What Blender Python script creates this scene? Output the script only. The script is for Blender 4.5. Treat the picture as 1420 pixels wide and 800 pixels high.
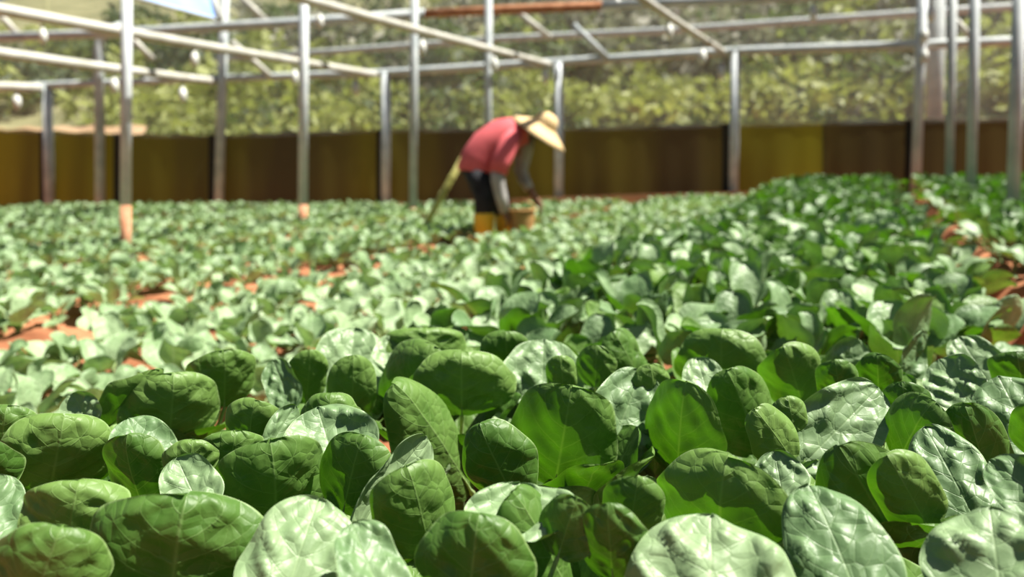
import bpy, math, random
import numpy as np
from mathutils import Vector, Matrix

# ------------------------------------------------------------------ camera, light
scene = bpy.context.scene
for o in list(bpy.data.objects):
    bpy.data.objects.remove(o)
COL = scene.collection
RNG = random.Random(7)
NR = np.random.default_rng(11)

F, CX, CY = 1025.0, 710.0, 300.0          # focal length and optical centre in 1420x800 pixels
CAM = Vector((0, 0, 0.65))
ROT = Matrix.Rotation(math.radians(86), 3, 'X') @ Matrix.Rotation(math.radians(-1.0), 3, 'Z')
cd = bpy.data.cameras.new('camera')
cam = bpy.data.objects.new('camera', cd)
COL.objects.link(cam)
cam.location = CAM
cam.rotation_euler = ROT.to_euler()
cd.sensor_width, cd.sensor_fit = 36.0, 'HORIZONTAL'
cd.lens = F / 1420 * 36
cd.shift_y = -(400 - CY) / 1420
cd.clip_start, cd.clip_end = 0.02, 300
cd.dof.use_dof = True
cd.dof.focus_distance = 0.79
cd.dof.aperture_fstop = 3.4
scene.camera = cam

SUN_AZ, SUN_EL = math.radians(92), math.radians(61)
SUN = Vector((math.sin(SUN_AZ) * math.cos(SUN_EL), math.cos(SUN_AZ) * math.cos(SUN_EL), math.sin(SUN_EL)))
world = bpy.data.worlds.new('world')
scene.world = world
world.use_nodes = True
wn = world.node_tree
bg = wn.nodes['Background']
sky = wn.nodes.new('ShaderNodeTexSky')
sky.sky_type = 'NISHITA'
sky.sun_disc = False
sky.sun_elevation = SUN_EL
sky.sun_rotation = SUN_AZ
sky.dust_density = 2.5
wn.links.new(sky.outputs[0], bg.inputs[0])
bg.inputs[1].default_value = 0.05
sl = bpy.data.lights.new('sun', 'SUN')
sl.energy = 9.3
sl.angle = math.radians(0.6)
sl.color = (1.0, 0.95, 0.85)
so = bpy.data.objects.new('sun', sl)
COL.objects.link(so)
so.rotation_euler = SUN.to_track_quat('Z', 'Y').to_euler()
so.location = SUN * 30
vs = scene.view_settings
vs.view_transform = 'Standard'
vs.look = 'None'
vs.exposure = 0.58
vs.gamma = 1.0
vs.use_curve_mapping = False
try:
    scene.cycles.max_bounces = 8
    scene.cycles.transparent_max_bounces = 12
    scene.cycles.caustics_reflective = False
    scene.cycles.caustics_refractive = False
    scene.cycles.sample_clamp_indirect = 6.0
except Exception:
    pass

# ------------------------------------------------------------------ helpers
def unproj(px, py, d):
    return CAM + ROT @ Vector((d * (px - CX) / F, d * (CY - py) / F, -d))

def proj(p):
    q = ROT.transposed() @ (Vector(p) - CAM)
    d = -q.z
    if d < 1e-4:
        return None
    return CX + F * q.x / d, CY - F * q.y / d, d

def horizon(px):
    return CY - F * math.tan(math.radians(4)) - (px - CX) * math.tan(math.radians(1.0))

# bed frame: v runs along the rows, u across them
DV = Vector((0.4305, 0.9026, 0))
DU = Vector((0.9026, -0.4305, 0))
def uv_of(x, y):
    return x * DU.x + y * DU.y, x * DV.x + y * DV.y
def xy_of(u, v):
    return u * DU.x + v * DV.x, u * DU.y + v * DV.y

BEDS = [(-0.93, 0.29), (0.58, 1.80), (-2.50, -1.32), (-4.05, -2.85), (-5.60, -4.40), (-7.15, -5.95), (-8.70, -7.50),
        (2.2, 3.4), (-10.25, -9.05), (-11.8, -10.6)]
def sstep(a, b, x):
    t = min(1, max(0, (x - a) / (b - a)))
    return t * t * (3 - 2 * t)
def ground(x, y):
    u, v = uv_of(x, y)
    z = 0.14 * sstep(0.3, 4.5, x) * sstep(5.5, 10, y) - 0.07 * max(0, 1 - abs(u - 0.435) / 0.16)
    for i, (a, b) in enumerate(BEDS):
        if a - 0.14 < u < b + 0.14:
            h = 0.13 if i < 2 else 0.03
            z += h * sstep(a - 0.14, a + 0.02, u) * (1 - sstep(b - 0.02, b + 0.14, u))
    return z

def link(o, parent=None):
    COL.objects.link(o)
    if parent is not None:
        o.parent = parent
    return o

def mesh_np(name, verts, faces, mats, uvs=None, smooth=True, midx=None):
    """verts (n,3); faces (m,4) quads (or list of tuples); uvs (n,2) per vertex."""
    me = bpy.data.meshes.new(name)
    verts = np.asarray(verts, dtype=np.float32)
    if isinstance(faces, np.ndarray):
        m, k = faces.shape
        me.vertices.add(len(verts))
        me.vertices.foreach_set('co', verts.ravel())
        me.loops.add(m * k)
        me.loops.foreach_set('vertex_index', faces.ravel().astype(np.int32))
        me.polygons.add(m)
        me.polygons.foreach_set('loop_start', (np.arange(m) * k).astype(np.int32))
        me.polygons.foreach_set('loop_total', np.full(m, k, np.int32))
        lv = faces.ravel()
    else:
        me.from_pydata([tuple(map(float, v)) for v in verts], [], [tuple(f) for f in faces])
        lv = np.array([i for f in faces for i in f])
    if uvs is not None:
        ul = me.uv_layers.new(name='UVMap')
        ul.data.foreach_set('uv', np.asarray(uvs, np.float32)[lv].ravel())
    if smooth:
        me.polygons.foreach_set('use_smooth', np.ones(len(me.polygons), bool))
    if not isinstance(mats, (list, tuple)):
        mats = [mats]
    for mt in mats:
        me.materials.append(mt)
    if midx is not None:
        me.polygons.foreach_set('material_index', np.asarray(midx, np.int32))
    me.update()
    return me

def obj(name, me, parent=None):
    return link(bpy.data.objects.new(name, me), parent)

def tag(o, label, cat=None, group=None, kind=None):
    if label: o['label'] = label
    if cat: o['category'] = cat
    if group: o['group'] = group
    if kind: o['kind'] = kind
    return o

def empty(name, loc):
    o = bpy.data.objects.new(name, None)
    o.empty_display_size = 0.05
    link(o)
    o.location = loc
    return o

def parent_keep(ch, par):
    """parent a mesh whose vertices are in world space to an empty that only has a location"""
    ch.parent = par
    ch.location = -Vector(par.location)

def grid_faces(nu, nv, wrap=False):
    """quads for a (nv rows) x (nu columns) vertex grid; wrap closes the columns."""
    fs = []
    cu = nu if wrap else nu - 1
    j, i = np.meshgrid(np.arange(nv - 1), np.arange(cu), indexing='ij')
    a = j * nu + i
    b = j * nu + (i + 1) % nu
    return np.stack([a, b, b + nu, a + nu], -1).reshape(-1, 4)

def tube(path, radii, n=8, caps=True):
    """swept tube; returns verts, face list"""
    P = [Vector(p) for p in path]
    if not isinstance(radii, (list, tuple)):
        radii = [radii] * len(P)
    V, Fc = [], []
    ref = None
    for k, p in enumerate(P):
        t = (P[min(k + 1, len(P) - 1)] - P[max(k - 1, 0)]).normalized()
        if ref is None:
            ref = Vector((0, 0, 1)) if abs(t.z) < 0.9 else Vector((1, 0, 0))
        s = t.cross(ref).normalized()
        w = s.cross(t).normalized()
        ref = w
        for i in range(n):
            a = 2 * math.pi * i / n
            V.append(p + (s * math.cos(a) + w * math.sin(a)) * radii[k])
    for k in range(len(P) - 1):
        for i in range(n):
            a, b = k * n + i, k * n + (i + 1) % n
            Fc.append((a, b, b + n, a + n))
    if caps:
        Fc.append(tuple(range(n - 1, -1, -1)))
        Fc.append(tuple(range((len(P) - 1) * n, len(P) * n)))
    return V, Fc

def join(parts):
    V, Fc = [], []
    for v, f in parts:
        o = len(V)
        V += list(v)
        Fc += [tuple(i + o for i in q) for q in f]
    return V, Fc

def box(c, sx, sy, sz, R=None):
    c = Vector(c)
    V = []
    for dz in (-.5, .5):
        for dy in (-.5, .5):
            for dx in (-.5, .5):
                q = Vector((dx * sx, dy * sy, dz * sz))
                V.append(c + (R @ q if R else q))
    return V, [(0, 2, 3, 1), (4, 5, 7, 6), (0, 1, 5, 4), (2, 6, 7, 3), (0, 4, 6, 2), (1, 3, 7, 5)]

def ring_loft(rings, n=16, caps=True):
    """rings: (centre, axis_a vector, axis_b vector)"""
    V, Fc = [], []
    for c, a, b in rings:
        for i in range(n):
            t = 2 * math.pi * i / n
            V.append(Vector(c) + Vector(a) * math.cos(t) + Vector(b) * math.sin(t))
    for k in range(len(rings) - 1):
        for i in range(n):
            p, q = k * n + i, k * n + (i + 1) % n
            Fc.append((p, q, q + n, p + n))
    if caps:
        Fc.append(tuple(range(n - 1, -1, -1)))
        Fc.append(tuple(range((len(rings) - 1) * n, len(rings) * n)))
    return V, Fc

# ------------------------------------------------------------------ materials
def new_mat(name):
    m = bpy.data.materials.new(name)
    m.use_nodes = True
    nt = m.node_tree
    return m, nt, nt.nodes['Principled BSDF'], nt.nodes['Material Output']

def ramp(nt, stops):
    r = nt.nodes.new('ShaderNodeValToRGB')
    while len(r.color_ramp.elements) < len(stops):
        r.color_ramp.elements.new(0.5)
    for e, (p, c) in zip(r.color_ramp.elements, stops):
        e.position = p
        e.color = (*c, 1)
    return r

def noise_mat(name, c1, c2, scale=6, rough=0.8, detail=5, bump=0.0, stretch=None, spec=0.3, lo=0.35, hi=0.65, metallic=0.0):
    m, nt, p, out = new_mat(name)
    tc = nt.nodes.new('ShaderNodeTexCoord')
    nz = nt.nodes.new('ShaderNodeTexNoise')
    nz.inputs['Scale'].default_value = scale
    nz.inputs['Detail'].default_value = detail
    if stretch:
        mp = nt.nodes.new('ShaderNodeMapping')
        mp.inputs['Scale'].default_value = stretch
        nt.links.new(tc.outputs['Object'], mp.inputs[0])
        nt.links.new(mp.outputs[0], nz.inputs['Vector'])
    else:
        nt.links.new(tc.outputs['Object'], nz.inputs['Vector'])
    r = ramp(nt, [(lo, c1), (hi, c2)])
    nt.links.new(nz.outputs['Fac'], r.inputs[0])
    nt.links.new(r.outputs[0], p.inputs['Base Color'])
    p.inputs['Roughness'].default_value = rough
    p.inputs['Specular IOR Level'].default_value = spec
    p.inputs['Metallic'].default_value = metallic
    if bump:
        b = nt.nodes.new('ShaderNodeBump')
        b.inputs['Strength'].default_value = bump
        b.inputs['Distance'].default_value = 0.01
        nt.links.new(nz.outputs['Fac'], b.inputs['Height'])
        nt.links.new(b.outputs[0], p.inputs['Normal'])
    return m

def math_node(nt, op, a, b=None, c=None, clamp=False):
    n = nt.nodes.new('ShaderNodeMath')
    n.operation = op
    n.use_clamp = clamp
    for i, v in enumerate((a, b, c)):
        if v is None: continue
        if isinstance(v, (int, float)):
            n.inputs[i].default_value = v
        else:
            nt.links.new(v, n.inputs[i])
    return n.outputs[0]

def leaf_mat(name, dark, light, trans, vein, tmix=0.34, rough=0.42, spec=0.6):
    """waxy brassica leaf: UV.x runs across (0.5 is the midrib), UV.y from stalk to tip"""
    m, nt, p, out = new_mat(name)
    uvn = nt.nodes.new('ShaderNodeUVMap')
    sep = nt.nodes.new('ShaderNodeSeparateXYZ')
    nt.links.new(uvn.outputs[0], sep.inputs[0])
    info = nt.nodes.new('ShaderNodeObjectInfo')
    tc = nt.nodes.new('ShaderNodeTexCoord')
    nz = nt.nodes.new('ShaderNodeTexNoise')
    nz.inputs['Scale'].default_value = 34
    nz.inputs['Detail'].default_value = 4
    nt.links.new(tc.outputs['Object'], nz.inputs['Vector'])
    nz2 = nt.nodes.new('ShaderNodeTexNoise')
    nz2.inputs['Scale'].default_value = 11
    nt.links.new(tc.outputs['Object'], nz2.inputs['Vector'])
    wob = math_node(nt, 'MULTIPLY', math_node(nt, 'SUBTRACT', nz2.outputs['Fac'], 0.5), 0.16)
    a = math_node(nt, 'ABSOLUTE', math_node(nt, 'MULTIPLY', math_node(nt, 'SUBTRACT', sep.outputs['X'], 0.5), 2.0))
    mid = math_node(nt, 'SUBTRACT', 1.0, math_node(nt, 'DIVIDE', a, 0.035), clamp=True)
    q = math_node(nt, 'SUBTRACT', math_node(nt, 'MULTIPLY', math_node(nt, 'ADD', sep.outputs['Y'], wob), 5.2),
                  math_node(nt, 'MULTIPLY', math_node(nt, 'POWER', a, 1.25), 1.9))
    fr = math_node(nt, 'ABSOLUTE', math_node(nt, 'SUBTRACT', math_node(nt, 'FRACT', q), 0.5))
    lat = math_node(nt, 'SUBTRACT', 1.0, math_node(nt, 'DIVIDE', fr, 0.045), clamp=True)
    fade = math_node(nt, 'SUBTRACT', 1.0, math_node(nt, 'POWER', a, 2.2), clamp=True)
    lat = math_node(nt, 'MULTIPLY', math_node(nt, 'MULTIPLY', lat, fade), 0.75)
    vo = nt.nodes.new('ShaderNodeTexVoronoi')
    vo.feature = 'DISTANCE_TO_EDGE'
    vo.inputs['Scale'].default_value = 62
    nt.links.new(tc.outputs['Object'], vo.inputs['Vector'])
    net = math_node(nt, 'MULTIPLY', math_node(nt, 'SUBTRACT', 1.0, math_node(nt, 'DIVIDE', vo.outputs['Distance'], 0.05), clamp=True), 0.22)
    rim = math_node(nt, 'MULTIPLY', math_node(nt, 'SUBTRACT', math_node(nt, 'DIVIDE', a, 0.03), 32.0, clamp=True), 0.7)
    vm = math_node(nt, 'MAXIMUM', math_node(nt, 'MAXIMUM', mid, lat), math_node(nt, 'MAXIMUM', net, rim))
    base = ramp(nt, [(0.3, dark), (0.72, light)])
    nt.links.new(math_node(nt, 'ADD', math_node(nt, 'MULTIPLY', nz.outputs['Fac'], 0.55),
                           math_node(nt, 'MULTIPLY', info.outputs['Random'], 0.45)), base.inputs[0])
    mixc = nt.nodes.new('ShaderNodeMix')
    mixc.data_type = 'RGBA'
    nt.links.new(math_node(nt, 'MAXIMUM', math_node(nt, 'MULTIPLY', vm, 0.38), rim), mixc.inputs['Factor'])
    nt.links.new(base.outputs[0], mixc.inputs[6])
    mixc.inputs[7].default_value = (*vein, 1)
    nt.links.new(mixc.outputs[2], p.inputs['Base Color'])
    p.inputs['Roughness'].default_value = rough
    p.inputs['Specular IOR Level'].default_value = spec
    # fine puckering
    hgt = math_node(nt, 'ADD', math_node(nt, 'MULTIPLY', math_node(nt, 'MINIMUM', vo.outputs['Distance'], 0.25), 1.2),
                    math_node(nt, 'ADD', math_node(nt, 'MULTIPLY', nz.outputs['Fac'], 0.7), math_node(nt, 'MULTIPLY', vm, -0.18)))
    b = nt.nodes.new('ShaderNodeBump')
    b.inputs['Strength'].default_value = 0.55
    b.inputs['Distance'].default_value = 0.004
    nt.links.new(hgt, b.inputs['Height'])
    nt.links.new(b.outputs[0], p.inputs['Normal'])
    tr = nt.nodes.new('ShaderNodeBsdfTranslucent')
    tm = nt.nodes.new('ShaderNodeMix')
    tm.data_type = 'RGBA'
    nt.links.new(vm, tm.inputs['Factor'])
    tn = ramp(nt, [(0.32, tuple(c * 0.45 for c in trans)), (0.68, tuple(c * 1.25 for c in trans))])
    nt.links.new(nz2.outputs['Fac'], tn.inputs[0])
    nt.links.new(tn.outputs[0], tm.inputs[6])
    tm.inputs[7].default_value = (trans[0] * 1.5, trans[1] * 1.1, trans[2] * 3.0, 1)
    nt.links.new(tm.outputs[2], tr.inputs[0])
    ms = nt.nodes.new('ShaderNodeMixShader')
    ms.inputs[0].default_value = tmix
    nt.links.new(p.outputs[0], ms.inputs[1])
    nt.links.new(tr.outputs[0], ms.inputs[2])
    nt.links.new(ms.outputs[0], out.inputs['Surface'])
    return m

M = {}
M['leaf'] = leaf_mat('leaf_shade_green', (0.055, 0.130, 0.018), (0.14, 0.24, 0.055), (0.085, 0.27, 0.004), (0.26, 0.38, 0.14), tmix=0.27, rough=0.48, spec=0.38)  # deep green of undersides, with the shade on them put into the colour
M['leaf_waxy_lit'] = leaf_mat('leaf_waxy_lit_green', (0.10, 0.18, 0.07), (0.23, 0.33, 0.165), (0.11, 0.28, 0.012), (0.30, 0.42, 0.21), tmix=0.17, rough=0.48, spec=0.5)  # waxy bloom of upper faces, with sunlit paleness painted in
M['leaf_young'] = leaf_mat('leaf_young', (0.18, 0.28, 0.13), (0.31, 0.42, 0.23), (0.24, 0.42, 0.08), (0.42, 0.52, 0.32), tmix=0.24, rough=0.5, spec=0.5)
M['stalk'] = leaf_mat('leaf_stalk', (0.20, 0.32, 0.10), (0.32, 0.44, 0.18), (0.30, 0.46, 0.06), (0.34, 0.46, 0.2), tmix=0.45, rough=0.5, spec=0.4)
M['soil'] = noise_mat('red_soil', (0.13, 0.048, 0.022), (0.42, 0.185, 0.095), 3.2, 0.95, 8, 0.9, spec=0.1, lo=0.3, hi=0.72)
M['galv'] = noise_mat('galvanised_steel', (0.40, 0.445, 0.47), (0.53, 0.57, 0.58), 7, 0.5, 4, 0.05, spec=0.5)
M['galv_dull'] = noise_mat('dull_grey_steel', (0.32, 0.36, 0.37), (0.45, 0.49, 0.49), 5, 0.6, 4, 0.05)
M['pipe'] = noise_mat('pale_pipe', (0.36, 0.36, 0.31), (0.48, 0.48, 0.43), 5, 0.5, 4, 0.05)
M['rust'] = noise_mat('rusted_steel', (0.24, 0.09, 0.035), (0.42, 0.20, 0.10), 6, 0.85, 5, 0.2)
M['mudded'] = noise_mat('mud_splashed_steel', (0.36, 0.16, 0.08), (0.52, 0.28, 0.17), 12, 0.9, 5, 0.1)
M['white_plastic'] = noise_mat('white_plastic', (0.50, 0.52, 0.48), (0.60, 0.62, 0.58), 8, 0.4)
M['black_hose'] = noise_mat('grey_hose', (0.20, 0.21, 0.20), (0.30, 0.31, 0.30), 8, 0.5)

# ------------------------------------------------------------------ the setting: soil
gx = np.arange(-13, 10.01, 0.075)
gy = np.arange(-1.0, 14.01, 0.075)
GX, GY = np.meshgrid(gx, gy)
hz = NR.normal(0, 1, GX.shape)
hz2 = (hz + np.roll(hz, 1, 0) + np.roll(hz, 1, 1) + np.roll(np.roll(hz, 1, 0), 1, 1)) / 4
GZ = np.vectorize(ground)(GX, GY) + 0.012 * hz + 0.016 * hz2
fl = obj('floor', mesh_np('floor', np.stack([GX, GY, GZ], -1).reshape(-1, 3), grid_faces(len(gx), len(gy)), M['soil']))
tag(fl, 'red-brown soil thrown up into long planting beds', None, None, 'structure')

# ------------------------------------------------------------------ leaves
def blade(L, W, nx, ny, seed, bend=0.9, bend_p=2.0, curl=0.25, cross=0.55, wave=0.05, pucker=0.03, rexp=0.92, skew=0.0, dish=0.0, dish_p=4.5):
    """leaf blade: base at the origin, chord along +Y, upper face +Z. Returns verts, uv, midrib (pos, normal)."""
    r = np.random.default_rng(seed)
    t = (1 - np.cos(np.linspace(0, math.pi, ny))) / 2
    t = 0.02 + 0.98 * (0.35 * np.linspace(0, 1, ny) + 0.65 * t)
    s = np.linspace(-1, 1, nx)
    s = np.sign(s) * np.abs(s) ** 0.9
    # midrib by integrating its angle
    tt = np.linspace(0, 1, 200)
    ang = bend * tt ** bend_p - 0.15 * bend * (1 - tt)
    py = np.concatenate([[0], np.cumsum(np.cos(ang[:-1]) / 199)])
    pz = np.concatenate([[0], np.cumsum(np.sin(ang[:-1]) / 199)])
    al = math.atan2(pz[-1], py[-1]); ch = math.hypot(py[-1], pz[-1])
    c, sn = math.cos(-al), math.sin(-al)
    py, pz = (py * c - pz * sn) / ch, (py * sn + pz * c) / ch
    ang = ang - al
    my, mz, ma = np.interp(t, tt, py), np.interp(t, tt, pz), np.interp(t, tt, ang)
    tw = t ** 0.88
    w = np.sqrt(np.clip(1 - (2 * tw - 1) ** 2, 0, 1)) ** np.where(tw > .5, rexp, 0.92)
    w = w * (1 + 0.05 * np.sin(3 * math.pi * t + r.uniform(0, 6)))
    w[-1] = max(w[-1], 0.02)
    S, T = np.meshgrid(s, t)
    Wd = w[:, None] * W / 2
    asym = 1 + skew * np.sign(S)
    beta = cross * ((1 - curl) + curl * np.abs(S) ** 5)
    beta = np.where(np.abs(beta) < 1e-3, 1e-3, beta)
    x = Wd * asym * np.sin(beta * S) / beta
    z = Wd * (1 - np.cos(beta * S)) / beta * np.where(S >= 0, 1, 1)
    # rim rolled towards the upper face
    if dish:
        ee = np.sqrt(np.clip((2 * T - 1) ** 2 + S ** 2 * (w[:, None]) ** 2, 0, 1.1))
        side_bias = 1 + r.uniform(-.4, .4) * S * w[:, None]
        z = z + dish * W * ee ** dish_p * np.clip((T - 0.18) / 0.4, 0, 1) * side_bias
    # wavy margin
    for side in (-1, 1):
        ph, fq = r.uniform(0, 6.28), r.uniform(5, 9)
        msk = (np.sign(S) == side)
        z = z + msk * wave * W * np.abs(S) ** 2.5 * np.sin(fq * T + ph)
    # puckers between the lateral veins, raised on the upper face
    q = 5.2 * T - 1.9 * np.abs(S) ** 1.25 + 0.5
    bub = np.abs(np.sin(math.pi * q)) ** 0.8 * np.sin(math.pi * np.clip(np.abs(S), 0, 1)) ** 0.6
    nzv = np.zeros_like(S)
    for k in range(10):
        kx, ky, ph = r.uniform(-11, 11), r.uniform(3, 20), r.uniform(0, 6.28)
        nzv += np.sin(kx * S + ky * T + ph) / 10 ** 0.5
    blob = np.clip(0.45 + 0.8 * nzv, 0, 1.6)
    z = z + pucker * W * (bub * blob * 1.15 + 0.55 * nzv * np.abs(S) ** 0.7) * np.sin(math.pi * np.clip(T, 0.05, 0.97)) ** 0.5
    z = z - 0.012 * W * np.exp(-(S / 0.07) ** 2)
    Y = my[:, None] * L - z * np.sin(ma)[:, None]
    Z = mz[:, None] * L + z * np.cos(ma)[:, None]
    V = np.stack([x, Y, Z], -1).reshape(-1, 3)
    UV = np.stack([S * 0.5 + 0.5, T], -1).reshape(-1, 2)
    mid = np.stack([np.zeros(ny), my * L + 0.012 * W * np.sin(ma), mz * L - 0.012 * W * np.cos(ma)], -1)
    nrm = np.stack([np.zeros(ny), -np.sin(ma), np.cos(ma)], -1)
    return V, UV, mid, nrm

def leaf_axes(T, N):
    T = T.normalized()
    N = (N - T * N.dot(T)).normalized()
    X = T.cross(N)
    return Matrix((X, T, N)).transposed()     # columns X, T, N

# ---- the foreground: leaves that the photograph shows one by one
# (base x, base y, tip x, tip y, width px, face, lean, roll, cross, bend, extra drop in m)
U, A = 'U', 'A'
HERO = [
 (85, 695, 88, 582, 166, U, -14, 0, .50, .9), (243, 618, 241, 520, 142, U, -14, 6, .5, 1.1), (316, 568, 311, 487, 104, U, -12, 0, .5, .9),
 (160, 592, 226, 515, 62, U, -10, 48, .9, .6), (130, 600, 100, 545, 60, A, 12, -30, .6, .3), (222, 672, 178, 580, 88, A, 22, 14, .3, -.3),
 (212, 706, 172, 606, 92, U, -8, -38, .7, .6), (15, 640, 8, 563, 100, U, -12, 0, .5, 1.0), (290, 712, 245, 634, 80, A, 20, 0, .45, .3),
 (270, 665, 266, 610, 76, U, 0, 0, .6, 1.2), (396, 738, 376, 614, 176, U, -14, 8, .5, .8), (325, 655, 326, 598, 88, U, -4, 0, .5, .8),
 (350, 622, 352, 556, 84, U, -6, 0, .5, .5), (112, 756, 108, 668, 148, U, -8, 0, .5, 1.0), (72, 840, 84, 731, 166, U, -12, 0, .5, .9),
 (-5, 776, 2, 657, 92, A, 22, 0, .35, .2), (258, 850, 256, 690, 264, U, -16, 0, .5, 1.15), (405, 838, 442, 692, 150, A, 18, -6, -.25, -.5),
 (545, 846, 488, 726, 92, A, 24, 22, .4, -.2), (602, 766, 566, 648, 140, U, -14, 14, .8, .6), (496, 742, 592, 605, 94, A, 14, 40, .9, .2),
 (476, 662, 440, 564, 132, A, 30, 0, .4, .4), (482, 712, 502, 606, 116, U, -12, -16, .6, .7), (460, 612, 458, 547, 90, U, -4, 0, .6, 1.3),
 (374, 632, 410, 562, 46, A, 18, 30, .4, .2), (480, 566, 492, 455, 108, A, 16, 0, .35, -.3), (490, 592, 490, 494, 76, U, -14, 0, .6, .8),
 (558, 612, 598, 481, 132, U, -16, -10, .6, 1.0), (642, 580, 640, 491, 152, U, -10, 0, .4, .9), (672, 700, 552, 532, 128, U, -6, 34, .95, .4),
 (722, 742, 722, 670, 148, A, 42, 0, .4, .2), (652, 850, 662, 716, 176, U, -14, 0, .6, 1.1), (428, 562, 430, 487, 64, U, -10, 0, .6, .6),
 (408, 566, 378, 499, 50, A, 20, -20, .5, .1), (590, 512, 592, 455, 128, U, -6, 0, .5, .9), (722, 700, 664, 590, 112, U, -8, -22, .6, .4), (866, 748, 884, 664, 96, U, -6, 0, .5, .4),
 (764, 686, 792, 540, 168, U, -16, 0, .45, .8), (832, 650, 888, 513, 108, A, 14, 16, .45, -.2), (846, 800, 842, 700, 110, U, -10, 0, .5, .5), (770, 770, 800, 690, 90, U, -6, 0, .5, .4),
 (932, 668, 950, 531, 122, U, -14, -12, .55, .7), (990, 590, 966, 496, 66, A, 22, 14, .4, -.1), (1046, 634, 1010, 515, 112, U, -12, 20, .6, .6),
 (998, 554, 1000, 460, 136, U, -14, 0, .45, .8), (985, 800, 1004, 636, 220, U, -16, -4, .55, 1.0), (972, 862, 986, 714, 226, A, 24, 0, -.3, -.4),
 (804, 846, 714, 681, 128, U, -6, 30, 1.0, .4), (750, 566, 754, 470, 112, A, 18, 0, .35, -.2), (782, 552, 776, 494, 50, U, -6, 0, .6, .6),
 (892, 546, 852, 459, 78, U, 4, 34, .8, .3), (825, 538, 826, 479, 60, U, -8, 0, .5, .6), (1108, 566, 1088, 483, 96, U, -12, 6, .55, .9),
 (1146, 556, 1188, 468, 80, A, 8, 34, .7, .2), (1104, 650, 1218, 537, 108, A, 26, 8, .45, -.2), (1256, 588, 1250, 530, 66, U, -8, 0, .5, .7),
 (1236, 652, 1292, 557, 104, U, -12, -14, .6, .7), (1328, 720, 1282, 591, 96, A, 20, 10, -.25, -.3), (1356, 716, 1338, 560, 98, U, -14, 10, .6, .6),
 (1426, 660, 1384, 521, 120, A, 22, 8, -.2, -.3), (1450, 712, 1372, 638, 84, A, 26, 10, .4, -.2), (1360, 862, 1372, 703, 176, A, 22, 0, -.2, -.5),
 (1262, 842, 1166, 622, 160, U, -16, 16, .75, .6), (1172, 842, 1122, 673, 140, A, 20, 12, -.3, -.5), (1274, 740, 1232, 634, 100, U, -10, 14, .6, .7),
 (1080, 700, 1074, 625, 76, A, 22, 0, .3, .2), (1094, 640, 1048, 568, 76, U, -6, 24, .6, .5),
 (1096, 600, 1092, 549, 54, U, -2, 0, .5, .8), (1238, 540, 1278, 459, 44, A, 16, 56, .8, .1), (1214, 550, 1216, 491, 62, U, -8, 0, .6, .8),
 (1368, 546, 1330, 467, 70, A, 24, 10, .4, -.1), (1332, 556, 1302, 498, 76, A, 36, 0, .4, .1), (1412, 548, 1410, 489, 80, U, -8, 0, .5, .9),
 (1160, 560, 1158, 500, 60, U, -8, 0, .5, .8), (700, 540, 702, 462, 84, U, -10, 0, .5, .7), (905, 560, 902, 505, 60, U, -6, 10, .6, .7),
 (1440, 640, 1442, 560, 90, U, -10, 0, .5, .7), (-20, 700, -30, 610, 110, U, -10, 0, .5, .8), (545, 520, 548, 462, 60, A, 24, 0, .4, .1),
]
def hero_leaf(k, h):
    bx, by, tx, ty, wpx, face, lean, roll, cross, bend = h[:10]
    hr_ = random.Random(k * 7 + 3)
    if face == U:
        lean += hr_.uniform(-9, 7); roll += hr_.uniform(-14, 14); cross *= hr_.uniform(.6, 1.5); bend *= hr_.uniform(.6, 1.3)
    drop = 0.27 + (0.012 if face == A else 0)
    d = F * drop / max(60, ty - horizon(tx))
    d = min(d, 1.5)
    tip = unproj(tx, ty, d)
    ray = (tip - CAM).normalized()
    right = ROT @ Vector((1, 0, 0))
    right = (right - ray * right.dot(ray)).normalized()
    up = right.cross(ray)
    ex, ey = tx - bx, by - ty
    lpx = math.hypot(ex, ey)
    E = (right * ex + up * ey).normalized()
    ph = math.radians(lean if face == A else lean - 21)
    Ln = lpx * d / F / math.cos(ph)
    T = E * math.cos(ph) + ray * math.sin(ph)
    base = tip - T * Ln
    N = -ray if face == A else ray
    N = (N - T * N.dot(T)).normalized()
    N = Matrix.Rotation(math.radians(roll), 3, T) @ N
    R = leaf_axes(T, N)
    W = wpx * d / F
    if abs(roll) > 15:
        W /= math.cos(math.radians(roll)) ** 0.6
    return dict(k=k, base=base, tip=tip, R=R, L=Ln, W=W, T=T, N=N, face=face, cross=cross, bend=bend, d=d)

heroes = [hero_leaf(k, h) for k, h in enumerate(HERO)]
for h in heroes:
    # the crown the stalk grows from lies on the upper-face side of the leaf, below it
    off = Vector((h['N'].x, h['N'].y, 0))
    c = h['base'] + off * 0.055 - Vector((h['T'].x, h['T'].y, 0)) * 0.02
    h['crown'] = Vector((c.x, c.y, 0))
# cluster the crowns into plants
K = 24
pts = np.array([[h['crown'].x, h['crown'].y] for h in heroes])
cent = [pts[0]]
for _ in range(K - 1):
    dd = np.min([np.hypot(*(pts - c).T) for c in cent], axis=0)
    cent.append(pts[int(np.argmax(dd))])
cent = np.array(cent)
for _ in range(25):
    lab = np.argmin(np.hypot(pts[:, None, 0] - cent[None, :, 0], pts[:, None, 1] - cent[None, :, 1]), axis=1)
    for i in range(K):
        if (lab == i).any():
            cent[i] = pts[lab == i].mean(0)

def bezier(p0, p1, p2, p3, n):
    out = []
    for i in range(n + 1):
        t = i / n
        out.append(p0 * (1 - t) ** 3 + p1 * 3 * t * (1 - t) ** 2 + p2 * 3 * t * t * (1 - t) + p3 * t ** 3)
    return out

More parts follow.
